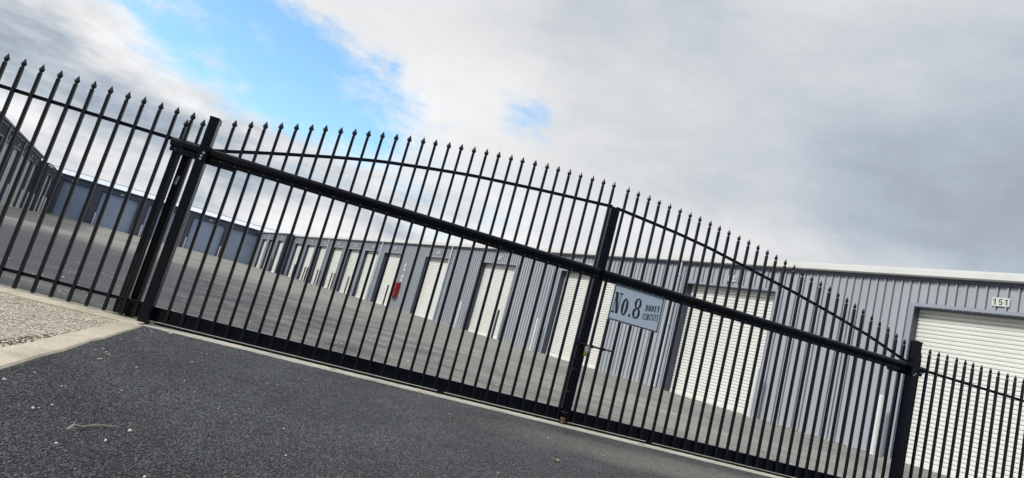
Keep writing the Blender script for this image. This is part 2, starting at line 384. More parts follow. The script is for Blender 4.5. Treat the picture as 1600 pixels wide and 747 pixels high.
# driveway (outside the gate), irregular edge against the concrete
mb = MB(); ys = [-14, -9, -7, -5] + [-4+.1*i for i in range(39)] + [-.165]
def edge_x(y): return -.075 - .085*(y+.25) + .006*math.sin(9*y) + .004*math.sin(31*y+1)
for y in ys: mb.v += [(edge_x(y)-.015, y, GZ), (1.5, y, GZ), (7.6, y, GZ), (14, y, GZ)]
for j in range(len(ys)-1):
    for i in range(3): a = j*4+i; mb.f.append((a, a+1, a+5, a+4))
# ragged seam to the gate strip
a0 = len(mb.v); n = 180
for i in range(n+1):
    x = -.09+(14.09)*i/n; mb.v += [(x, -.165, GZ), (x, -.150+.010*math.sin(x*7)+.006*math.sin(x*29)+.004*math.sin(x*71), GZ+.0065)]
for i in range(n): a = a0+i*2; mb.f.append((a, a+2, a+3, a+1))
struct('driveway', mb, M_ASPH)
mb = MB(); mb.box(-.11, 14, -.20, .022, -.2, GZ+.005); mb.box(-.11, 14, .135, .27, -.2, GZ+.010); mb.box(-.11, 14, .022, .135, -.2, GZ-.05)
struct('gate_strip', mb, M_CONCG)
mb = MB(); mb.prism([(-.30, -.2), (-.30, GZ+.010), (-.28, GZ+.018), (.10, GZ+.018), (.20, GZ+.006), (.26, -.2)], lambda p, x: (x, p[0]+.012*math.sin(x*1.7), p[1]), -9, -.115)
struct('fence_strip', mb, M_CONC)
# concrete edging beside the driveway
mb = MB(); yy = [-14, -10, -7] + [-5+.25*i for i in range(20)]
for y in yy:
    xe = edge_x(y); w_ = .165 + .004*math.sin(5*y)
    mb.v += [(xe-w_-.005, y, -.1), (xe-w_, y, GZ+.008), (xe-w_+.012, y, GZ+.014), (xe-.012, y, GZ+.012), (xe, y, GZ+.004), (xe+.004, y, -.1)]
for j in range(len(yy)-1):
    for i in range(5): a = j*6+i; mb.f.append((a, a+1, a+7, a+6))
j = (len(yy)-1)*6; mb.f.append(tuple(range(j, j+6)))
struct('concrete_edging', mb, M_CONC)
mb = MB(); mb.box(-9, -.2, -14, -.27, -.3, GZ-.004)
struct('gravel_bed', mb, M_GRIT)
# loose stones
ico = [(0,0,1)] + [(.894*math.cos(R_(72*k)), .894*math.sin(R_(72*k)), .447) for k in range(5)] + [(.894*math.cos(R_(72*k+36)), .894*math.sin(R_(72*k+36)), -.447) for k in range(5)] + [(0,0,-1)]
icf = [(0,1+k,1+(k+1)%5) for k in range(5)] + [(1+k,6+k,1+(k+1)%5) for k in range(5)] + [(6+k,6+(k+1)%5,1+(k+1)%5) for k in range(5)] + [(6+(k+1)%5,6+k,11) for k in range(5)]
def stone(mb, x, y, z, r, flat=.6):
    i = len(mb.v); a = random.uniform(0, 6.3); ca, sa = math.cos(a), math.sin(a); ex = random.uniform(.8, 1.35)
    for p in ico:
        q = [c*random.uniform(.78, 1.18) for c in p]; u, v_ = q[0]*r*ex, q[1]*r/ex
        mb.v.append((x+u*ca-v_*sa, y+u*sa+v_*ca, z+q[2]*r*flat))
    mb.f += [tuple(i+k for k in f) for f in icf]
mb = MB()
for k in range(30000):
    y = -.31 - 4.4*random.random()**1.25; x = edge_x(y)-.175 - 3.4*random.random()**1.15
    r = random.choice((.004, .005, .005, .006, .0075)); stone(mb, x, y, GZ+random.uniform(-.003, .004), r*random.uniform(.8, 1.2))
o = link('gravel', mb.mesh('gravel', M_STONE, fix=False)); o['kind'] = 'stuff'; o['label'] = 'pale tan gravel filling the bed beside the driveway'; o['category'] = 'gravel'
# stone chips standing proud of the driveway seal
import numpy as np
rg = np.random.default_rng(3); NC = 210000
yy_ = -.18 - 4.1*rg.random(NC)**.9; xx_ = -.1 + (1.2+(yy_+4.3)*1.55)*rg.random(NC)*1.15
ok = xx_ > (-.075-.085*(yy_+.25)+.008); xx_, yy_ = xx_[ok], yy_[ok]; NC = len(xx_)
rr_ = rg.uniform(.0024, .0050, NC); an = rg.uniform(0, 6.28, NC)
o6 = np.array([(1,0,0),(0,1,0),(-1,0,0),(0,-1,0),(0,0,1),(0,0,-1)], float)
V = o6[None]*rg.uniform(.7, 1.3, (NC, 6, 1))*rr_[:, None, None]; V[:, :, 2] *= .95
ca, sa = np.cos(an)[:, None], np.sin(an)[:, None]
V = np.stack([V[:, :, 0]*ca-V[:, :, 1]*sa+xx_[:, None], V[:, :, 0]*sa+V[:, :, 1]*ca+yy_[:, None], V[:, :, 2]+GZ+.0005], -1)
F = np.array([(0,1,4),(1,2,4),(2,3,4),(3,0,4),(1,0,5),(2,1,5),(3,2,5),(0,3,5)])
F = (F[None]+6*np.arange(NC)[:, None, None]).reshape(-1)
me = bpy.data.meshes.new('asphalt_chips'); me.vertices.add(NC*6); me.vertices.foreach_set('co', V.reshape(-1)); nf = NC*8
me.loops.add(nf*3); me.loops.foreach_set('vertex_index', F); me.polygons.add(nf)
me.polygons.foreach_set('loop_start', np.arange(nf)*3); me.polygons.foreach_set('loop_total', np.full(nf, 3)); me.update(); me.validate(); me.materials.append(M_ASPH)
o = link('asphalt_chips', me); o['kind'] = 'stuff'; o['label'] = 'dark stone chips standing out of the driveway surface'; o['category'] = 'stone chips'
# pale grit scattered over the yard
mb = MB()
for k in range(900):
    y = .35+11*random.random()**1.6; x = random.uniform(-3, 11); stone(mb, x, y, gz(x, y)+.003, random.choice((.005, .006, .008, .011)), .7)
fq = lambda s, o_: (14.52-.3404*s-.9403*o_, 6.46+.9403*s-.3404*o_)
for k in range(900):
    x, y = fq(random.uniform(-6, 30), .16+abs(random.gauss(0, .13))); stone(mb, x, y, gz(x, y)+.004, random.choice((.008, .012, .016, .02)), .6)
o = link('loose_grit', mb.mesh('loose_grit', M_STONE, fix=False)); o['kind'] = 'stuff'; o['label'] = 'pale grit scattered over the yard asphalt'; o['category'] = 'grit'
# concrete apron in front of the back row
def row_map(P0, az, sg):
    d = Vector((math.cos(R_(az)), math.sin(R_(az)))); n_ = Vector((-d.y, d.x))*sg
    return lambda s, o_: (P0[0]+d.x*s+n_.x*o_, P0[1]+d.y*s+n_.y*o_)
def apron(P0, az, sg, s0, s1, w, name):
    f = row_map(P0, az, sg); mb = MB(); n = int((s1-s0)/2)
    for i in range(n+1):
        for o_ in (-.05, w):
            x, y = f(s0+(s1-s0)*i/n, o_); mb.v.append((x, y, gz(x, y)+.012))
    for i in range(n): a = i*2; mb.f.append((a, a+2, a+3, a+1))
    struct(name, mb, M_CONC)
apron((-12, 79.2), 199.9, 1, -3, 24, 3.2, 'concrete_apron')
apron((-22.25, 40.96), 109.9, -1, -20, 12, .35, 'concrete_apron')
apron((14.52, 6.46), 109.9, 1, -13, 61, .14, 'concrete_apron')

# ------------------------------------------------------------------ sheds
def ribbed(s0, s1, pitch=.2, h=.034, phase=0.0):
    pr = [(s0, 0)]; k = math.ceil((s0-phase)/pitch+.001)
    while True:
        c = phase+k*pitch
        if c-.047 > s0:
            if c+.028 >= s1: break
            pr += [(c-.041, 0), (c-.039, -.034), (c-.025, -.034), (c-.023, 0), (c-.013, h), (c+.013, h), (c+.022, 0)]
        k += 1
    pr.append((s1, 0)); return pr
def shed(label, P0, az, sg, s0, s1, doors, eave, head, sh, depth, wallm, doorm, gutm, roofm, jambm, pipes, plates, gut_h=.14, cap=.085, rise=.9, ends=None, rib=.2, recess=.24, doorname='roller door'):
    """s runs along the wall, local y*sg is out towards the yard"""
    z0g = 0
    root = thing('storage_shed', label, 'storage shed', (P0[0], P0[1], z0g), R_(az))
    Y = lambda o_: o_*sg
    zz = lambda z, s: z + sh*s
    f = row_map(P0, az, sg)
    mb = MB(); bot = -.35
    ds = sorted(doors, key=lambda d: d[0]); cuts = [s0]
    for a, b in ds: cuts += [a, b]
    cuts.append(s1)
    for i in range(0, len(cuts), 2):
        a, b = cuts[i], cuts[i+1]
        if b-a > .02: mb.strip(ribbed(a, b, rib), lambda p: (p[0], Y(p[1]), bot), lambda p: (p[0], Y(p[1]), zz(head, p[0])))
    mb.strip(ribbed(s0, s1, rib), lambda p: (p[0], Y(p[1]), zz(head, p[0])), lambda p: (p[0], Y(p[1]), zz(eave, p[0])))
    part('wall', mb, wallm, root)
    mb = MB(); mb.box(s0, s1, min(Y(-depth), Y(-depth-.1)), max(Y(-depth), Y(-depth-.1)), bot, zz(eave, s0)-.05)
    part('back_wall', mb, wallm, root)
    if ends:
        for se in ends:
            e_ = MB(); t_ = .03 if se == s1 else -.03
            o1 = .035
            e_.face([(se+t_*.2, Y(o1), bot), (se+t_*.2, Y(-depth), bot), (se+t_*.2, Y(-depth), zz(eave, se)), (se+t_*.2, Y(-depth/2), zz(eave, se)+rise), (se+t_*.2, Y(o1), zz(eave, se)+.10)])
            e_.face([(se-t_, Y(o1), bot), (se-t_, Y(o1), zz(eave, se)+.10), (se+t_*.2, Y(o1), zz(eave, se)+.10), (se+t_*.2, Y(o1), bot)])
            part('end_wall', e_, M_NAVY, root, 'plain navy end wall')
    # base flashing, gutter, capping, roof
    g_ = MB(); gp_ = [(.0, 0), (.13, 0), (.17, .02), (.17, gut_h), (.155, gut_h), (.155, gut_h*.35), (.0, gut_h*.35)]
    g_.prism(gp_, lambda p, s: (s, Y(p[0]+.03), zz(eave+.01+p[1], s)), s0-.05, s1+.05)
    part('gutter', g_, gutm, root)
    q_ = MB(); q_.prism([(.036, -.085), (.062, -.085), (.062, .004), (.036, .004)], lambda p, s: (s, Y(p[0]), zz(eave+p[1], s)), s0, s1); part('eave_shade_strip', q_, M_NAVY, root)  # dark strip that paints in the shadow line under the gutter
    r_ = MB()
    if cap:
        cp = [(.0, gut_h*.6), (.06, gut_h*.6), (.06, gut_h+cap), (-.12, gut_h+cap+.01), (-.12, gut_h)]
        r_.prism(cp, lambda p, s: (s, Y(p[0]+.03), zz(eave+.01+p[1], s)), s0-.05, s1+.05)
    e0 = eave + gut_h + cap
    n = max(2, int((s1-s0)/.76)); pr = []
    for i in range(n):
        a = s0+(s1-s0)*i/n; w_ = (s1-s0)/n; pr += [(a, 0), (a+w_*.86, 0), (a+w_*.90, .035), (a+w_*.96, .035)]
    pr.append((s1, 0))
    r_.strip(pr, lambda p: (p[0], Y(-.05), zz(e0+p[1], p[0])), lambda p: (p[0], Y(-depth/2), zz(e0+rise+p[1], p[0])))
    r_.strip(pr, lambda p: (p[0], Y(-depth/2), zz(e0+rise+p[1], p[0])), lambda p: (p[0], Y(-depth), zz(e0+p[1], p[0])))
    rf = part('roof', r_, roofm, root)
    c_ = MB(); c_.prism([(-.18, .02), (0, .07), (.18, .02), (0, .0)], lambda p, s: (s, Y(-depth/2+p[0]), zz(e0+rise+p[1]+.02, s)), s0, s1)
    part('ridge_cap', c_, M_TRIM, rf)
    # doors
    for di, (a, b) in enumerate(doors):
        x_, y_ = f((a+b)/2, 0); zb = gz(x_, y_)-.01; top = zz(head, (a+b)/2)
        d_m = MB(); pr = []; z = 0; pitch = .1
        hh = top - zb + .02
        k = 0
        while z < hh:
            pr += [(z, -.034), (z+.001, .006), (z+.030, .010), (z+.070, .010), (z+.083, .006), (z+.085, -.034)]; z += pitch
        d_m.strip(pr, lambda p: (a-.03, Y(-recess+p[1]), zb+.1+p[0]), lambda p: (b+.03, Y(-recess+p[1]), zb+.1+p[0]))
        dr = part('roller_door', d_m, doorm, root)
        br = MB(); y1, y2 = sorted((Y(-recess-.02), Y(-recess+.02))); br.box(a-.02, b+.02, y1, y2, zb-.02, zb+.1)
        part('bottom_rail', br, doorm, dr)
        fr = MB(); y1, y2 = sorted((Y(-recess-.03), Y(.034)))
        fr.box(a-.006, a+.014, y1, y2, zb-.3, top+.02); fr.box(b-.014, b+.006, y1, y2, zb-.3, top+.02)
        fr.box(a+.014, b-.014, y1, y2, top-.002, top+.022)
        part('door_reveal', fr, jambm, dr)
        tr = MB(); y1, y2 = sorted((Y(.028), Y(.040)))
        tr.box(a-.13, a-.006, y1, y2, zb-.3, top+.1); tr.box(b+.006, b+.13, y1, y2, zb-.3, top+.1); tr.box(a-.006, b+.006, y1, y2, top+.022, top+.1)
        part('door_trim', tr, M_TRIM if wallm is M_WALL else jambm, dr)
    for s in pipes:
        x_, y_ = f(s, 0); zb = gz(x_, y_)
        pm = MB(); pm.tube([(s, Y(.09), zb+.02), (s, Y(.09), zz(eave, s)-.12), (s, Y(.11), zz(eave, s)+.03)], .052, 12)
        for zc in (zb+.5, zb+2.2, zz(eave, s)-.5): pm.box(s-.065, s+.065, *sorted((Y(.03), Y(.15))), zc, zc+.03)
        part('downpipe', pm, M_PIPE if wallm is M_WALL else M_TRIM, root, smooth=True)
    for s, z, txt in plates:
        pb = MB(); y1, y2 = sorted((Y(.032), Y(.040))); z = zz(z, s); pb.box(s-.165, s+.165, y1, y2, z-.1, z+.1)
        pl = part('number_plate', pb, M_PLATE, root, bevel=.003)
        me = text_mesh(txt, M_INK, .19, .001, 'number')
        no = link('number', me, pl)
        # stand the text upright, reading from the yard
        X = Vector((-sg, 0, 0)); Z = Vector((0, 0, 1)); Yv = Z
        no.matrix_local = Matrix(((X.x, 0, 0, s), (0, 0, Y(1), Y(.0415)), (0, 1, 0, z), (0, 0, 0, 1)))
    return root

PR = (14.52, 6.46); AZ = 109.9
nearR = [(.02-3.45, .02), (3.8, 7.15), (10.65, 14.2), (17.85, 21.15), (24.9, 28.15), (32.0, 35.15), (36.3, 39.25), (40.25, 43.2), (44.8, 47.75), (49.2, 52.0), (53.4, 56.3), (58.1, 61.0), (-10.4, -6.9)]
pl = [(-1.7, 4.30, '151'), (5.4, 4.31, '150'), (12.4, 4.32, '149'), (19.5, 4.33, '148'), (26.6, 4.34, '147'), (33.5, 4.34, '146'), (37.7, 4.34, '145'), (41.7, 4.34, '144'), (46.3, 4.34, '143'), (50.6, 4.34, '142'), (54.9, 4.34, '141'), (59.6, 4.34, '140'), (-8.6, 4.3, '152')]
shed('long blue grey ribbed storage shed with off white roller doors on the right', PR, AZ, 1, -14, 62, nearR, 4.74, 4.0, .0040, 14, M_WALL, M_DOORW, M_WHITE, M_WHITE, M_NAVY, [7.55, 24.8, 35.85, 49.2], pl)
fR = row_map(PR, AZ, 1)
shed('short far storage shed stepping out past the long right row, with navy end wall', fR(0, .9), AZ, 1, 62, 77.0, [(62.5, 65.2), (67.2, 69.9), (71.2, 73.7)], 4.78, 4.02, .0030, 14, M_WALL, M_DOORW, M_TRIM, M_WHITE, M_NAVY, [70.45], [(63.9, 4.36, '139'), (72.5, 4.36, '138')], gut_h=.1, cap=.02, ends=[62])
PL = (-22.25, 40.96)
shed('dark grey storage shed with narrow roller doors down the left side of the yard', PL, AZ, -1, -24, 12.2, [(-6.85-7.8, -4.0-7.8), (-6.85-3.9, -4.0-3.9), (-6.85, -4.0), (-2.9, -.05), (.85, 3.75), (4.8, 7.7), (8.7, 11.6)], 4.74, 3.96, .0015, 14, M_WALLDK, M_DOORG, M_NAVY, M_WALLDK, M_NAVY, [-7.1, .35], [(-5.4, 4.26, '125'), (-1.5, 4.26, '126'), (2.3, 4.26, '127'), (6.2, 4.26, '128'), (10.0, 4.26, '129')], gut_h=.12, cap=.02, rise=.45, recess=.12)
fL = row_map(PL, AZ, -1)
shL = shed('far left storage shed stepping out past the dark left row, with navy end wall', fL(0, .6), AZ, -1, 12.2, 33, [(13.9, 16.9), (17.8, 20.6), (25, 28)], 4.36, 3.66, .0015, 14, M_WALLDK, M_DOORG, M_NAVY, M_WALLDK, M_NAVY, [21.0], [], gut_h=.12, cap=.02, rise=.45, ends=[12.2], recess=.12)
fl = MB(); fl.box(12.0, 12.2, -.22, .0, 4.28, 4.42); fl.box(11.94, 12.06, -.34, -.12, 4.2, 4.34)
part('floodlight', fl, M_WHITE, shL, 'small white floodlight at the top corner', bevel=.01)
PB = (-12.0, 79.2)
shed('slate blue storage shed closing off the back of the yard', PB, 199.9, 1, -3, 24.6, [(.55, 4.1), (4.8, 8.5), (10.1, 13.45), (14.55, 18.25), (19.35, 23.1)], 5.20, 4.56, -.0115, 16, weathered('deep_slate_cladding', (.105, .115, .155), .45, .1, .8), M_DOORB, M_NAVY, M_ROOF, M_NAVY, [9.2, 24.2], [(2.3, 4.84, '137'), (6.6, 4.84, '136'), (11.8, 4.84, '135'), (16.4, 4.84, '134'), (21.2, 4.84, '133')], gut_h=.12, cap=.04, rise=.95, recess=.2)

# ------------------------------------------------------------------ bollards
def bollard_meshes(m, r, h):
    b = MB(); n = 16; rr = [(r, -.25), (r, h-.03), (r*.94, h-.012), (r*.72, h)]
    for q, z in rr:
        for k in range(n): b.v.append((q*math.cos(2*math.pi*k/n), q*math.sin(2*math.pi*k/n), z))
    for j in range(len(rr)-1):
        for k in range(n): a = j*n+k; c = j*n+(k+1) % n; b.f.append((a, c, c+n, a+n))
    b.f.append(tuple((len(rr)-1)*n+k for k in range(n)))
    return b.mesh('post', m, True)
def collar(r): 
    b = MB(); b.tube([(0, 0, -.05), (0, 0, .012)], [r*1.9, r*1.6], 14); return b.mesh('footing', M_CONCG, True)
bm_w, bm_d, bm_c = bollard_meshes(M_BOLL, .062, 1.42), bollard_meshes(M_BOLLD, .058, 1.42), collar(.06)
def bollard(xy, dark, label, group):
    r = thing('bollard', label, 'bollard', (xy[0], xy[1], gz(*xy)), 0, group)
    link('post', bm_d if dark else bm_w, r); link('footing', bm_c, r)
G1 = 'bollards guarding the doors of the right row'
for s, dk_, lb in [(.24, 0, 'pale bollard at the left side of the door numbered 151'), (3.6, 0, 'pale bollard at the right side of the door numbered 150'),
    (14.45, 0, 'pale bollard beside the white door behind the gate latch'), (17.67, 1, 'dark bollard at the right side of the third large door of the right row'), (21.44, 0, 'slim pale bollard left of the third large door of the right row'),
    (31.71, 1, 'single dark bollard in front of the white door just left of the red cabinet'),
    (35.9, 1, 'dark bollard by the downpipe left of the white door next to the red cabinet'),
    (39.13, 1, 'right one of the first dark bollard pair left of the red cabinet'), (39.87, 1, 'left one of the first dark bollard pair left of the red cabinet'),
    (43.5, 1, 'right one of the second dark bollard pair left of the red cabinet'), (44.24, 1, 'left one of the second dark bollard pair left of the red cabinet'),
    (47.7, 1, 'right one of the middle dark bollard pair in the far white doors'), (48.48, 1, 'left one of the middle dark bollard pair in the far white doors'),
    (51.99, 1, 'right one of the dark bollard pair second nearest the navy end wall'), (52.77, 1, 'left one of the second dark bollard pair from the navy end wall'),
    (55.92, 1, 'right one of the dark bollard pair nearest the navy end wall'), (56.83, 1, 'left one of the dark bollard pair nearest the navy end wall')]:
    bollard(fR(s, .45), dk_, lb, G1)
bollard(fR(61.85+.3, 1.5), 1, 'right dark bollard before the far shed beyond the navy end wall', 'bollards of the far right shed')
bollard(fR(62.9, 1.5), 1, 'left dark bollard before the far shed beyond the navy end wall', 'bollards of the far right shed')
bollard(fR(68.6, 1.4), 0, 'pale bollard in the far right corner of the yard', 'bollards of the far right shed')
fB = row_map(PB, 199.9, 1)
for s, lb in [(4.06, 'white bollard left of the rightmost door of the back shed'), (4.67, 'white bollard right of the second door from the right, back shed'), (8.63, 'white bollard left of the second door from the right of the back shed'),
    (13.47, 'white bollard at the left edge of the middle door of the back shed'), (14.33, 'white bollard right of the second door from the left, back shed'), (18.21, 'white bollard left of the second door from the left, back shed'), (19.22, 'white bollard at the right edge of the leftmost door of the back shed')]:
    bollard(fB(s, .4), 0, lb, 'white bollards along the back shed')
for i, (s, lb) in enumerate([(-2.9, 'first white bollard from the left edge of the photo, at the dark left shed'), (-1.72, 'second white bollard from the left edge of the photo, at the dark left shed'), (.79, 'third white bollard from the left edge, at the dark left shed'), (4.3, 'fourth white bollard from the left edge, half hidden at the dark left shed'), (8.24, 'fifth white bollard from the left, one of two close together'), (9.19, 'sixth white bollard from the left, one of two close together'), (11.9, 'white bollard standing before the navy end wall of the left side')]):
    bollard(fL(s, .45), 0, lb, 'white bollards along the left row')
for s, lb in [(12.5, 'left one of three white bollards beyond the left navy end wall'), (15.0, 'middle one of three white bollards beyond the left navy end wall'), (18.0, 'right one of three white bollards beyond the left navy end wall')]:
    bollard(fL(s, 1.05), 0, lb, 'white bollards along the left row')

# ------------------------------------------------------------------ red cabinet and wall signs
x, y = fR(31.05, .03); zc = 1.18
c = thing('hose_reel_cabinet', 'red metal fire cabinet mounted on the blue grey wall between two white doors', 'fire cabinet', (x, y, zc), R_(AZ))
b = MB(); b.box(-.31, .31, 0, .26, 0, .98); part('cabinet_body', b, M_RED, c, bevel=.02)
b = MB(); b.box(-.27, .27, .262, .285, .04, .92); dr = part('cabinet_door', b, M_RED, c, bevel=.006)
b = MB(); b.tube([(-.22, .30, .4), (-.22, .30, .55)], .012, 8); part('handle', b, M_BLACK, dr)
b = MB(); b.tube([(.1, .13, .0), (.12, .15, -.10), (.05, .13, -.12), (-.05, .12, -.02)], .03, 8); part('hose', b, M_BLACK, c, smooth=True)
for s, z, w_, h_, lb in [(30.85, 3.26, .11, .20, 'upper small white notice on the wall above the red cabinet'), (30.85, 2.50, .14, .17, 'lower small white notice on the wall above the red cabinet')]:
    x, y = fR(s, .032); n_ = thing('wall_notice', lb, 'sign', (x, y, z+.0), R_(AZ), 'white notices on the right wall')
    b = MB(); b.box(-w_, w_, 0, .008, -h_*1.3, h_*1.3); part('panel', b, M_WHITE, n_)
    b = MB(); b.box(-w_*.6, w_*.6, .009, .0105, -h_*.5, h_*.5) ; part('symbol', b, M_TRIM, n_)

# ------------------------------------------------------------------ gate
PK = .0125
def interp(tab, x):
    if x <= tab[0][0]: (x0, y0), (x1, y1) = tab[0], tab[1]
    elif x >= tab[-1][0]: (x0, y0), (x1, y1) = tab[-2], tab[-1]
    else:
        for (x0, y0), (x1, y1) in zip(tab, tab[1:]):
            if x0 <= x <= x1: break
    return y0+(y1-y0)*(x-x0)/(x1-x0)
# cast spear finial, one mesh shared by every picket
b = MB(); prof = [(-.012, .0135, .0135), (.0, .0135, .0135), (.006, .0120, .0120), (.012, .0135, .0120), (.030, .0228, .0140), (.037, .0222, .0135), (.060, .0105, .007), (.082, .0008, .0008)]
for z, hx, hy in prof: b.v += [(-hx, 0, z), (-hx*.35, -hy, z), (hx*.35, -hy, z), (hx, 0, z), (hx*.35, hy, z), (-hx*.35, hy, z)]
for j in range(len(prof)-1):
    for k in range(6): a = j*6+k; c_ = j*6+(k+1) % 6; b.f.append((a, c_, c_+6, a+6))
b.f.append(tuple(range((len(prof)-1)*6, len(prof)*6)))
FIN = b.mesh('finial', M_PICK, False)
TIPH = .082
def picket(root, x, y, zb, ztip, org):
    h = ztip-TIPH-zb
    b = MB(); b.box(-PK, PK, -PK, PK, 0, h)
    o = part('picket', b, M_PICK, root, bevel=.0018, loc=(x-org[0], y-org[1], zb-org[2]))
    o.rotation_euler = (random.uniform(-.0025, .0025), random.uniform(-.0022, .0022), random.uniform(-.03, .03))
    f_ = link('finial', FIN, o, (0, 0, h)); f_.rotation_euler = (0, 0, random.uniform(-.04, .04))
    return o
tipL = [(-.375, 1.80), (-.25, 1.845), (-.125, 1.885)] + [(.125*i, z) for i, z in enumerate([1.926,1.963,1.998,2.037,2.072,2.110,2.142,2.169,2.197,2.225,2.251,2.277,2.302,2.325,2.345,2.364,2.384,2.402,2.419,2.433,2.447,2.459,2.471,2.482,2.492,2.500,2.507,2.513,2.520,2.526])]
XR = 29*.125+.1612
tipR = [(XR+.125*i, z) for i, z in enumerate([2.523,2.519,2.514,2.508,2.501,2.494,2.485,2.474,2.462,2.449,2.434,2.417,2.400,2.381,2.361,2.340,2.319,2.292,2.262,2.238,2.213,2.186,2.158,2.127,2.094,2.060,2.022,1.985,1.947,1.907,1.868,1.82,1.77])]
archL = [(-.42, 1.56), (-.25, 1.587), (-.07, 1.622), (.236, 1.712), (.498, 1.785), (.766, 1.855), (.929, 1.900), (1.316, 1.990), (1.809, 2.076), (2.181, 2.133), (2.573, 2.176), (2.906, 2.212), (3.252, 2.243), (3.66, 2.280)]
archR = [(3.70, 2.280), (4.057, 2.256), (4.445, 2.228), (4.848, 2.184), (5.352, 2.104), (5.956, 2.010), (6.496, 1.908), (7.053, 1.790), (7.489, 1.668), (7.75, 1.60)]
def rail_along(tab, x0, x1, y0, y1, h, org):
    n = 60; b = MB(); pts = [(x0+(x1-x0)*i/n) for i in range(n+1)]
    def zs(x): return (interp(tab, x-.09)+interp(tab, x)*2+interp(tab, x+.09))/4
    for x in pts: z = zs(x); b.v += [(x, y0, z-h), (x, y1, z-h), (x, y1, z), (x, y0, z)]
    for i in range(n):
        for k in range(4): a = i*4+k; c_ = i*4+(k+1) % 4; b.f.append((a, c_, c_+4, a+4))
    b.f.append((0, 1, 2, 3)); b.f.append(tuple(n*4+k for k in (3, 2, 1, 0)))
    return relo(b, org)
def leaf(org, x0, x1, px, tips, arch, stiles, label, wheels, trackend):
    r = thing('sliding_gate', label, 'gate', org, 0, 'leaves of the black sliding gate')
    for x in px: picket(r, x, 0, .055, interp(tips, x), org)
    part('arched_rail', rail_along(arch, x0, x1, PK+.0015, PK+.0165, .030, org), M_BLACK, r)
    # round front tube with the square rail and bolts below it
    b = MB(); b.tube([(x0, -.052, 1.563), (x1, -.052, 1.563)], .036, 16); part('guide_tube', relo(b, org), M_BLACK, r, smooth=True)
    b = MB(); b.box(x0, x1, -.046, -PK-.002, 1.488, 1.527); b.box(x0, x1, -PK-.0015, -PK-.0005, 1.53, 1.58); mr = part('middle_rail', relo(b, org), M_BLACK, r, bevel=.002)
    for x in px:
        b = MB(); b.tube([(x, -.0465, 1.508), (x, -.055, 1.508)], .0095, 6); b.tube([(x, -.055, 1.508), (x, -.060, 1.508)], .005, 6)
        part('bolt', relo(b, org), M_BOLT, mr)
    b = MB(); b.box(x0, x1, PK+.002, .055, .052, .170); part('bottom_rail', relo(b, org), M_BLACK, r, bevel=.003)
    for a, c_, top in stiles:
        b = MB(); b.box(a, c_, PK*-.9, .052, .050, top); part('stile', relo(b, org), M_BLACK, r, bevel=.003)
    for xw in wheels:
        b = MB(); b.tube([(xw, .018, .068), (xw, .046, .068)], .038, 18)
        part('wheel', relo(b, org), M_BLACK, r, smooth=True)
    return r
OL = (-.40, 0, .05); OR = (XR-.09, 0, .05)
gl = leaf(OL, -.42, 3.668, [.125*i for i in range(-3, 30)], tipL, archL, [(3.652, 3.692, 2.262), (-.402, -.345, 1.60)], 'left leaf of the black spiked sliding gate, rising to the centre beneath the blue gap', (2.45,), 0)
gr = leaf(OR, 3.716, 7.80, [XR+.125*i for i in range(33)], tipR, archR, [(3.697, 3.747, 2.262), (7.74, 7.80, 1.62)], 'right leaf of the black spiked sliding gate that carries the grey address sign', (4.66, 7.1), 0)
# welded collar patch on the stile, latch parts
b = MB(); b.box(3.650, 3.742, -.026, -.013, 2.035, 2.062); b.box(3.654, 3.740, -.024, -.0125, 1.97, 1.99); part('stile_bracket', relo(b, OL), M_BLACK, gl, bevel=.002)
b = MB(); b.tube([(3.618, -.035, .822), (3.70, -.035, .822), (4.015, -.035, .828)], .0085, 10)
b.tube([(3.705, -.035, .822), (3.700, -.06, .806), (3.700, -.062, .785)], .006, 8)
part('slide_bolt', relo(b, OR), M_BLACK, gr, smooth=True)
b = MB()
for x_, z_ in ((3.79, .822), (3.91, .824)): b.box(x_-.012, x_+.012, -.048, -.013, z_-.016, z_+.016)
part('bolt_keeper', relo(b, OR), M_BLACK, gr, bevel=.002)
b = MB(); b.box(3.632, 3.662, -.045, -.013, .800, .846); b.box(3.655, 3.74, -.030, -.0135, .80, .842); part('latch_plate', relo(b, OL), M_BLACK, gl, bevel=.003)
# drop bolt down the left stile
b = MB(); b.tube([(3.672, -.034, .66), (3.672, -.034, .03)], .010, 10); b.tube([(3.672, -.034, .655), (3.632, -.040, .660)], .009, 8)
dbm = part('drop_bolt', relo(b, OL), M_BLACK, gl, smooth=True)
b = MB(); b.box(3.640, 3.704, -.052, -.013, .118, .142); b.box(3.652, 3.692, -.050, -.013, .55, .57); b.box(3.655, 3.69, -.048, -.013, .33, .345)
part('drop_bolt_guide', relo(b, OL), M_BLACK, gl, bevel=.002)
b = MB(); b.tube([(3.672, -.034, .088), (3.672, -.034, .022)], .014, 10); b.box(3.655, 3.69, -.05, -.02, .07, .09)
part('rusty_tip', relo(b, OL), M_RUST, dbm, 'rusty bolt end at the ground')
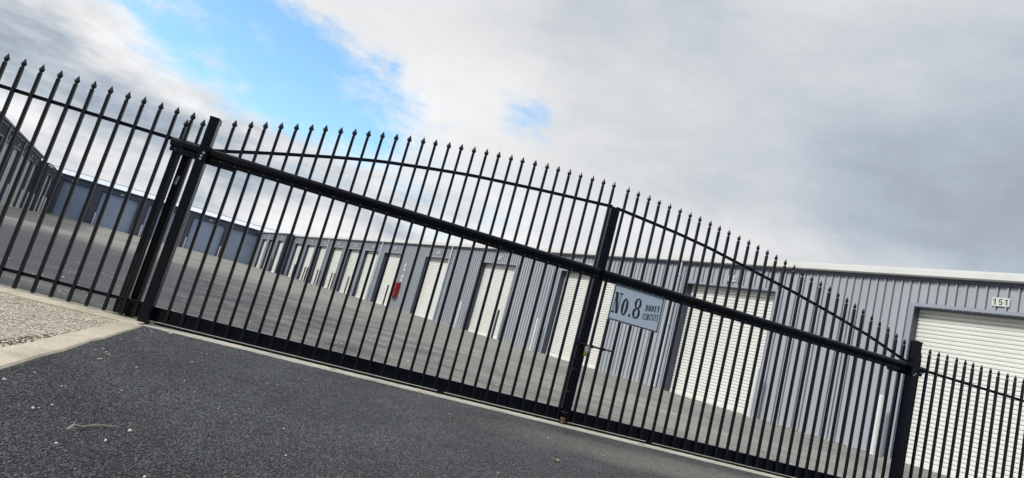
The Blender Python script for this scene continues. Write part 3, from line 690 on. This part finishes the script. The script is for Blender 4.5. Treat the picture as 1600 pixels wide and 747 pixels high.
# padlock
pk = thing('padlock', 'small brass padlock hanging from the gate latch bolt', 'padlock', (3.728, -.062, .735))
b = MB(); b.box(-.019, .019, -.009, .009, -.022, .030); part('lock_body', b, M_BRASS, pk, bevel=.004)
b = MB(); b.tube([(-.012, 0, .025)] + [(-.012*math.cos(a), 0, .062+.012*math.sin(a)) for a in [math.pi*k/8 for k in range(9)]] + [(.012, 0, .025)], .0038, 8)
part('shackle', b, M_GALV, pk, smooth=True)
ch = thing('latch_chain', 'short dark chain looped round the latch bolt beside the padlock', 'chain', (3.745, -.062, .79))
for k in range(4):
    b = MB(); a0_ = k*1.57; cx_, cz_ = .022*math.cos(a0_), .022*math.sin(a0_)
    b.tube([(cx_+.011*math.cos(q), .004*math.sin(q+a0_), cz_+.014*math.sin(q)) for q in [2*math.pi*j/12 for j in range(13)]], .0028, 6, False); part('chain_link', b, M_GALV, ch, smooth=True)

# posts
def gate_post(x0, x1, y0, y1, top, label, lean=(0, 0)):
    org = ((x0+x1)/2, (y0+y1)/2, GZ); r = thing('gate_post', label, 'post', org, 0)
    r.rotation_euler = (lean[0], lean[1], 0)
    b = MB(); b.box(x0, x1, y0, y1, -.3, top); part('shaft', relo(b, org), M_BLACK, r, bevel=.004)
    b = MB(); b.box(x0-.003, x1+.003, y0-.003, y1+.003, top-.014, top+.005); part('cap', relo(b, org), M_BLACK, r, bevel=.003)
    return r, org
p1, o1 = gate_post(-.178, -.100, -.125, -.035, 1.862, 'tall black square gate post at the left end of the gate')
b = MB(); b.box(-.185, -.20+.335, -.034, -.017, 1.462, 1.527); b.box(-.36, -.19, -.10, -.03, 1.47, 1.515); b.box(-.36, -.19, -.098, -.035, 1.535, 1.575)
gb = part('guide_bracket', relo(b, o1), M_BLACK, p1, bevel=.003)
b = MB()
for x_, z_ in ((-.137, 1.505), (-.137, 1.478), (-.126, 1.535)): b.tube([(x_, -.126, z_), (x_, -.138, z_)], .011, 8)
part('bolt', relo(b, o1), M_GALV, gb, smooth=True)
b = MB()
for x_ in (-.02, .10): b.tube([(x_, -.036, 1.50), (x_, -.046, 1.50)], .008, 6)
part('bolt', relo(b, o1), M_BLACK, gb)
p2, o2 = gate_post(7.575, 7.655, -.125, -.035, 1.855, 'black square gate post at the right end of the gate before the door numbered 151')
b = MB(); b.box(7.33, 7.58, -.034, -.017, 1.462, 1.524); b.box(7.66, 7.70, -.10, -.04, 1.46, 1.50); b.box(7.66, 7.70, -.10, -.04, 1.555, 1.59)
gb2 = part('guide_bracket', relo(b, o2), M_BLACK, p2, bevel=.003)
b = MB()
for x_, z_ in ((7.62, 1.49), (7.60, 1.47)): b.tube([(x_, -.126, z_), (x_, -.134, z_)], .009, 8)
part('bolt', relo(b, o2), M_GALV, gb2)
# stop post just inside the left fence
og = (-.30, .10, GZ); gpst = thing('guide_post', 'shorter black guide post standing behind the left fence beside the gate end', 'post', og)
b = MB(); b.box(-.340, -.268, .065, .135, -.2, 1.60); part('shaft', relo(b, og), M_BLACK, gpst, bevel=.004)
b = MB(); b.box(-.42, -.20, .062, .138, 1.601, 1.625); b.box(-.42, -.405, -.02, .13, 1.52, 1.60); part('guide_cap', relo(b, og), M_BLACK, gpst, bevel=.002)
b = MB(); b.tube([(-.305, .06, 1.30), (-.31, .045, 1.22)], .012, 8); part('bolt', relo(b, og), M_GALV, gpst)

# track on the strip
ot = (3.7, .035, GZ)
tr = thing('gate_track', 'thin rusty steel track on the concrete strip under the gate', 'track', ot)
b = MB(); b.box(-.10, 7.9, .024, .133, GZ-.040, GZ-.022); b.prism([(.056, GZ-.022), (.082, GZ-.022), (.072, GZ-.002), (.066, GZ-.002)], lambda p, x: (x, p[0], p[1]), -.10, 7.9); b.box(-.10, 7.9, .126, .133, GZ-.022, GZ+.012)
part('angle_rail', relo(b, ot), weathered('track_steel', (.060, .045, .034), .7, .4, 9, (1, 1, 1)), tr)

# ------------------------------------------------------------------ fences
def fence(label, xs, top_tab, y, zrail_t, zrail_b, xa, xb, nm_org):
    r = thing('picket_fence', label, 'fence', nm_org)
    for x in xs: picket(r, x, y, .05, top_tab, nm_org)
    for z, nm in ((zrail_t, 'top_rail'), (zrail_b, 'bottom_rail')):
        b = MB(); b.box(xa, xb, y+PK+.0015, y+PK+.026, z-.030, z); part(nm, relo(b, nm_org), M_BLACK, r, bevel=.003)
    return r
k = .9896
sx_ = lambda x: 1.449+(x-1.449)*k; sz_ = lambda z: .718+(z-.718)*k
fence('black spiked picket fence left of the gate, standing over the gravel bed edge', [sx_(-.343-.1345*i) for i in range(28)], sz_(1.879), -.06, sz_(1.613), sz_(.186), sx_(-4.2), -.182, (-2.0, -.06, .05))
fence('black spiked picket fence right of the gate in front of the white door numbered 151', [sx_(7.914+.132*i) for i in range(22)], sz_(1.849), -.06, sz_(1.591), sz_(.186), 7.66, sx_(10.8), (9.2, -.06, .05))

# ------------------------------------------------------------------ address sign
SX0, SX1, SZ1, SZ0 = 3.866, 4.434, 1.494, 1.130; SYF = -.060
osg = ((SX0+SX1)/2, SYF, SZ0); sg_ = thing('address_sign', 'grey blue address sign reading No.8 Bodey Circuit on the right gate leaf', 'sign', osg)
b = MB(); b.box(SX0, SX1, SYF, SYF+.004, SZ0, SZ1); part('panel', relo(b, osg), M_SIGN, sg_, bevel=.001)
Wd, Hd = SX1-SX0, SZ1-SZ0
b = MB(); i_ = .004; bw_ = .0105
for (a, c_, d, e_) in ((i_, Wd-i_, i_, i_+bw_), (i_, Wd-i_, Hd-i_-bw_, Hd-i_), (i_, i_+bw_, i_+bw_, Hd-i_-bw_), (Wd-i_-bw_, Wd-i_, i_+bw_, Hd-i_-bw_)):
    b.box(SX0+a, SX0+c_, SYF-.0012, SYF-.0004, SZ0+d, SZ0+e_)
part('border', relo(b, osg), M_INK, sg_)
lay = [0]
def glyph(b, ch_, q):
    """draw a fat condensed serif letter; q = 4 sign-space corners (tl, tr, bl) as fractions from the top left"""
    tl, tr, bl = q
    def P(u, v, dep):
        a = tl[0]+(tr[0]-tl[0])*u+(bl[0]-tl[0])*v; c_ = tl[1]+(tr[1]-tl[1])*u+(bl[1]-tl[1])*v
        return (SX0+a*Wd, SYF-.0005-dep, SZ1-c_*Hd)
    def poly(pts):
        lay[0] += 1; dep = .0006+(lay[0] % 9)*.00012
        i = len(b.v); n = len(pts); b.v += [P(u, v, dep) for u, v in pts]; b.f.append(tuple(i+k for k in range(n)))
    def rect(u0, u1, v0, v1): poly([(u0, v0), (u1, v0), (u1, v1), (u0, v1)])
    def ring(cu, cv, ru, rv, iu, iv, a0=0, a1=360):
        n = 28; prev = None
        lay[0] += 1; dep = .0006+(lay[0] % 9)*.00012
        for k_ in range(n+1):
            a = R_(a0+(a1-a0)*k_/n); o_ = P(cu+ru*math.cos(a), cv-rv*math.sin(a), dep); w_ = P(cu+iu*math.cos(a), cv-iv*math.sin(a), dep)
            if prev:
                i = len(b.v); b.v += [prev[0], o_, w_, prev[1]]; b.f.append((i, i+1, i+2, i+3))
            prev = (o_, w_)
    s = .07
    if ch_ == 'N':
        rect(.13, .21, s, 1-s); rect(.80, .88, s, .97); poly([(.04, 0), (.42, 0), (.90, 1), (.72, 1)][:2]+[(.90, 1), (.56, 1)]); rect(-.02, .36, 0, s); rect(.62, 1.05, 0, s); rect(-.04, .40, 1-s, 1)
    elif ch_ == 'O': ring(.5, .5, .5, .5, .15, .43)
    elif ch_ == '.': ring(.5, .5, .5, .5, .0, .0)
    elif ch_ == '8': ring(.5, .26, .44, .26, .17, .20); ring(.5, .73, .50, .27, .20, .20)
    elif ch_ == 'B': rect(.12, .44, s, 1-s); rect(0, .55, 0, s); rect(0, .55, 1-s, 1); rect(.44, .58, .46, .53); ring(.52, .25, .40, .25, .14, .18, -90, 90); ring(.52, .745, .46, .255, .18, .185, -90, 90)
    elif ch_ == 'D': rect(.12, .44, s, 1-s); rect(0, .5, 0, s); rect(0, .5, 1-s, 1); ring(.45, .5, .53, .5, .22, .43, -90, 90)
    elif ch_ == 'E': rect(.12, .46, s, 1-s); rect(0, .95, 0, s); rect(0, .95, 1-s, 1); rect(.46, .74, .46, .53); rect(.84, .95, s, .28); rect(.86, .97, .72, 1-s); rect(.66, .74, .38, .62)
    elif ch_ == 'Y': poly([(.05, s), (.40, s), (.66, .52), (.34, .56)]); poly([(.80, s), (.90, s), (.62, .56), (.54, .52)]); rect(.34, .66, .54, 1-s); rect(-.02, .50, 0, s); rect(.66, 1.04, 0, s); rect(.2, .8, 1-s, 1)
    elif ch_ == 'C': ring(.52, .5, .50, .5, .17, .43, 42, 318); rect(.84, .93, .02, .33); rect(.84, .90, .72, .84)
    elif ch_ == 'I': rect(.24, .76, s, 1-s); rect(0, 1, 0, s); rect(0, 1, 1-s, 1)
    elif ch_ == 'R': rect(.12, .44, s, 1-s); rect(0, .55, 0, s); rect(0, .55, 1-s, 1); rect(.44, .56, .46, .53); ring(.50, .265, .42, .265, .14, .195, -90, 90); poly([(.50, .50), (.74, .50), (.92, .96), (.66, .96)]); rect(.66, 1.03, 1-s, 1)
    elif ch_ == 'U': rect(.10, .42, s, .74); rect(.80, .88, s, .74); rect(-.02, .54, 0, s); rect(.66, 1.02, 0, s); ring(.49, .72, .39, .28, .32, .21, 180, 360); ring(.49, .72, .39, .28, .07, .21, 180, 262)
    elif ch_ == 'T': rect(.34, .66, s, 1-s); rect(0, 1, 0, s); rect(.18, .82, 1-s, 1); rect(0, .07, s, .30); rect(.93, 1, s, .30)
def line(s, tl, tr, bl, widths):
    tot = sum(widths)+.16*(len(s)-1)*1.0; u = 0
    for c_, w_ in zip(s, widths):
        u0, u1 = u/tot, (u+w_)/tot
        f_ = lambda a, c0: (a[0]+(tr[0]-tl[0])*c0, a[1]+(tr[1]-tl[1])*c0)
        letter(c_, (f_(tl, u0), f_(tl, u1), f_(bl, u0))); u += w_+.16
def letter(ch_, q):
    b = MB(); glyph(b, ch_, q); link('letter', relo(b, osg).mesh('letter', M_INK, fix=False), sg_)
letter('N', ((.045, .21), (.182, .205), (.040, .79)))
letter('O', ((.206, .31), (.335, .31), (.206, .79)))
letter('.', ((.372, .70), (.412, .70), (.372, .79)))
letter('8', ((.436, .212), (.588, .212), (.436, .79)))
line('BODEY', (.667, .325), (.948, .258), (.667, .50), [1, 1, 1.02, .98, 1])
line('CIRCUIT', (.648, .575), (.953, .500), (.652, .755), [.98, .55, 1.05, .98, 1.0, .55, .95])
b = MB()
for x_ in (SX0+.06, SX1-.06): b.box(x_-.01, x_+.01, SYF+.0042, -.0465, SZ1-.03, SZ1-.006)
part('clip', relo(b, osg), M_GALV, sg_)

# ------------------------------------------------------------------ small things on the ground
peb = [(.23,-2.87,1.5),(.23,-2.63,1),(.4,-2.77,.9),(.48,-3.18,1.1),(.49,-3.16,.8),(.50,-3.08,.8),(.68,-3.29,1.1),(.82,-3.22,1.5),(.80,-3.39,1.4),(.70,-3.51,.9),(.44,-1.99,.9),(.58,-2.61,.8),(1.01,-3.66,.9),(.15,-1.67,1.2),(.20,-1.76,1.1),(.23,-1.8,1),(.14,-1.76,.8),(.07,-1.17,.8),(-.01,-.44,1),(.02,-.39,.8),(.05,-.47,.7),(.43,-.61,.9),(.53,-.93,.8),(.56,-.89,.8),(.71,-2.07,.9),(.82,-2.29,.8),(1.08,-1.55,.8),(1.14,-1.51,.8),(.99,-2.55,.7),(1.31,-2.66,.9),(1.37,-3.11,1),(1.24,-1.07,.7),(1.28,-1.03,.6),(2.67,-.9,.7),(2.21,-.36,.8),(2.4,-2.61,.9),(2.38,-1.03,1),(3.19,-1.07,.9),(3.58,-1.29,.8),(3.95,-.81,.7),(3.98,-.9,.7),(.06,-.32,.7)]
PL_ = {0: 'white pebble nearest the left edge of the photo on the driveway', 6: 'pebble just behind the bent end of the twig', 7: 'white pebble to the right of the twig tip', 8: 'tan pebble in front of the twig', 13: 'larger tan pebble left of the concrete-side pebble trio', 12: 'pebble nearest the camera at the bottom edge of the photo'}
PL_.pop(13)
pm = []
for k in range(5):
    b = MB(); stone(b, 0, 0, 0, 1, .7); me = b.mesh('pebble', M_PEB, False)
    bm = bmesh.new(); bm.from_mesh(me); bmesh.ops.subdivide_edges(bm, edges=bm.edges, cuts=1, use_grid_fill=True, smooth=.7); bm.to_mesh(me); bm.free()
    me.polygons.foreach_set('use_smooth', [True]*len(me.polygons)); pm.append(me)
for i, (x, y, r) in enumerate(peb):
    o = link('pebble', pm[i % 5], None, (x, y, GZ+.004*r)); o.scale = [.0048*r*random.uniform(.85, 1.15)]*3; o.rotation_euler = (0, 0, random.uniform(0, 6))
    tag(o, PL_.get(i, 'pale pebble lying loose on the dark driveway'), 'pebble', 'pale pebbles scattered on the driveway')
b = MB(); b.tube([(.672, -3.375, GZ+.010), (.677, -3.345, GZ+.022), (.690, -3.315, GZ+.012), (.712, -3.270, GZ+.012), (.742, -3.235, GZ+.010), (.775, -3.205, GZ+.007)], [.0044, .0040, .0036, .0034, .0028, .0018], 7)
tag(relo_o := link('twig', relo(b, (.70, -3.29, GZ)).mesh('twig', M_TWIG, True), None, (.70, -3.29, GZ)), 'thin bent dry twig lying on the driveway', 'twig')
def dry_leaf(x, y, s, label):
    b = MB(); n = 10; rim = []
    for k in range(n):
        a = 2*math.pi*k/n; q = s*(1+.5*math.cos(a)**4)*random.uniform(.75, 1.15); rim.append((q*math.cos(a), q*.6*math.sin(a), random.uniform(.002, .5*s)))
    b.v = [(0, 0, .003)] + rim
    for k in range(n): b.f.append((0, 1+k, 1+(k+1) % n))
    me = b.mesh('leaf', M_LEAF, False, fix=False); o = link('dry_leaf', me, None, (x, y, GZ+.004)); o.rotation_euler = (0, 0, random.uniform(0, 6))
    so = o.modifiers.new('thick', 'SOLIDIFY'); so.thickness = .0008
    tag(o, label, 'leaf', 'dry leaves blown against the gate')
dry_leaf(.14, -.33, .030, 'curled orange dry leaf beside the foot of the left gate post')
dry_leaf(.59, -1.44, .014, 'small tan dry leaf on the dark asphalt between pebbles')
dry_leaf(2.96, -1.93, .022, 'lone tan dry leaf on the open driveway in the lower middle')
dry_leaf(.26, -2.01, .016, 'small brown dry leaf right of the concrete edging')
dry_leaf(2.23, -.18, .022, 'dry leaf lying on the concrete strip under the left leaf')
dry_leaf(1.45, -.10, .020, 'brown dry leaf caught on the strip below the left leaf')
dry_leaf(4.50, -.12, .024, 'reddish dry leaf on the concrete strip below the right leaf')
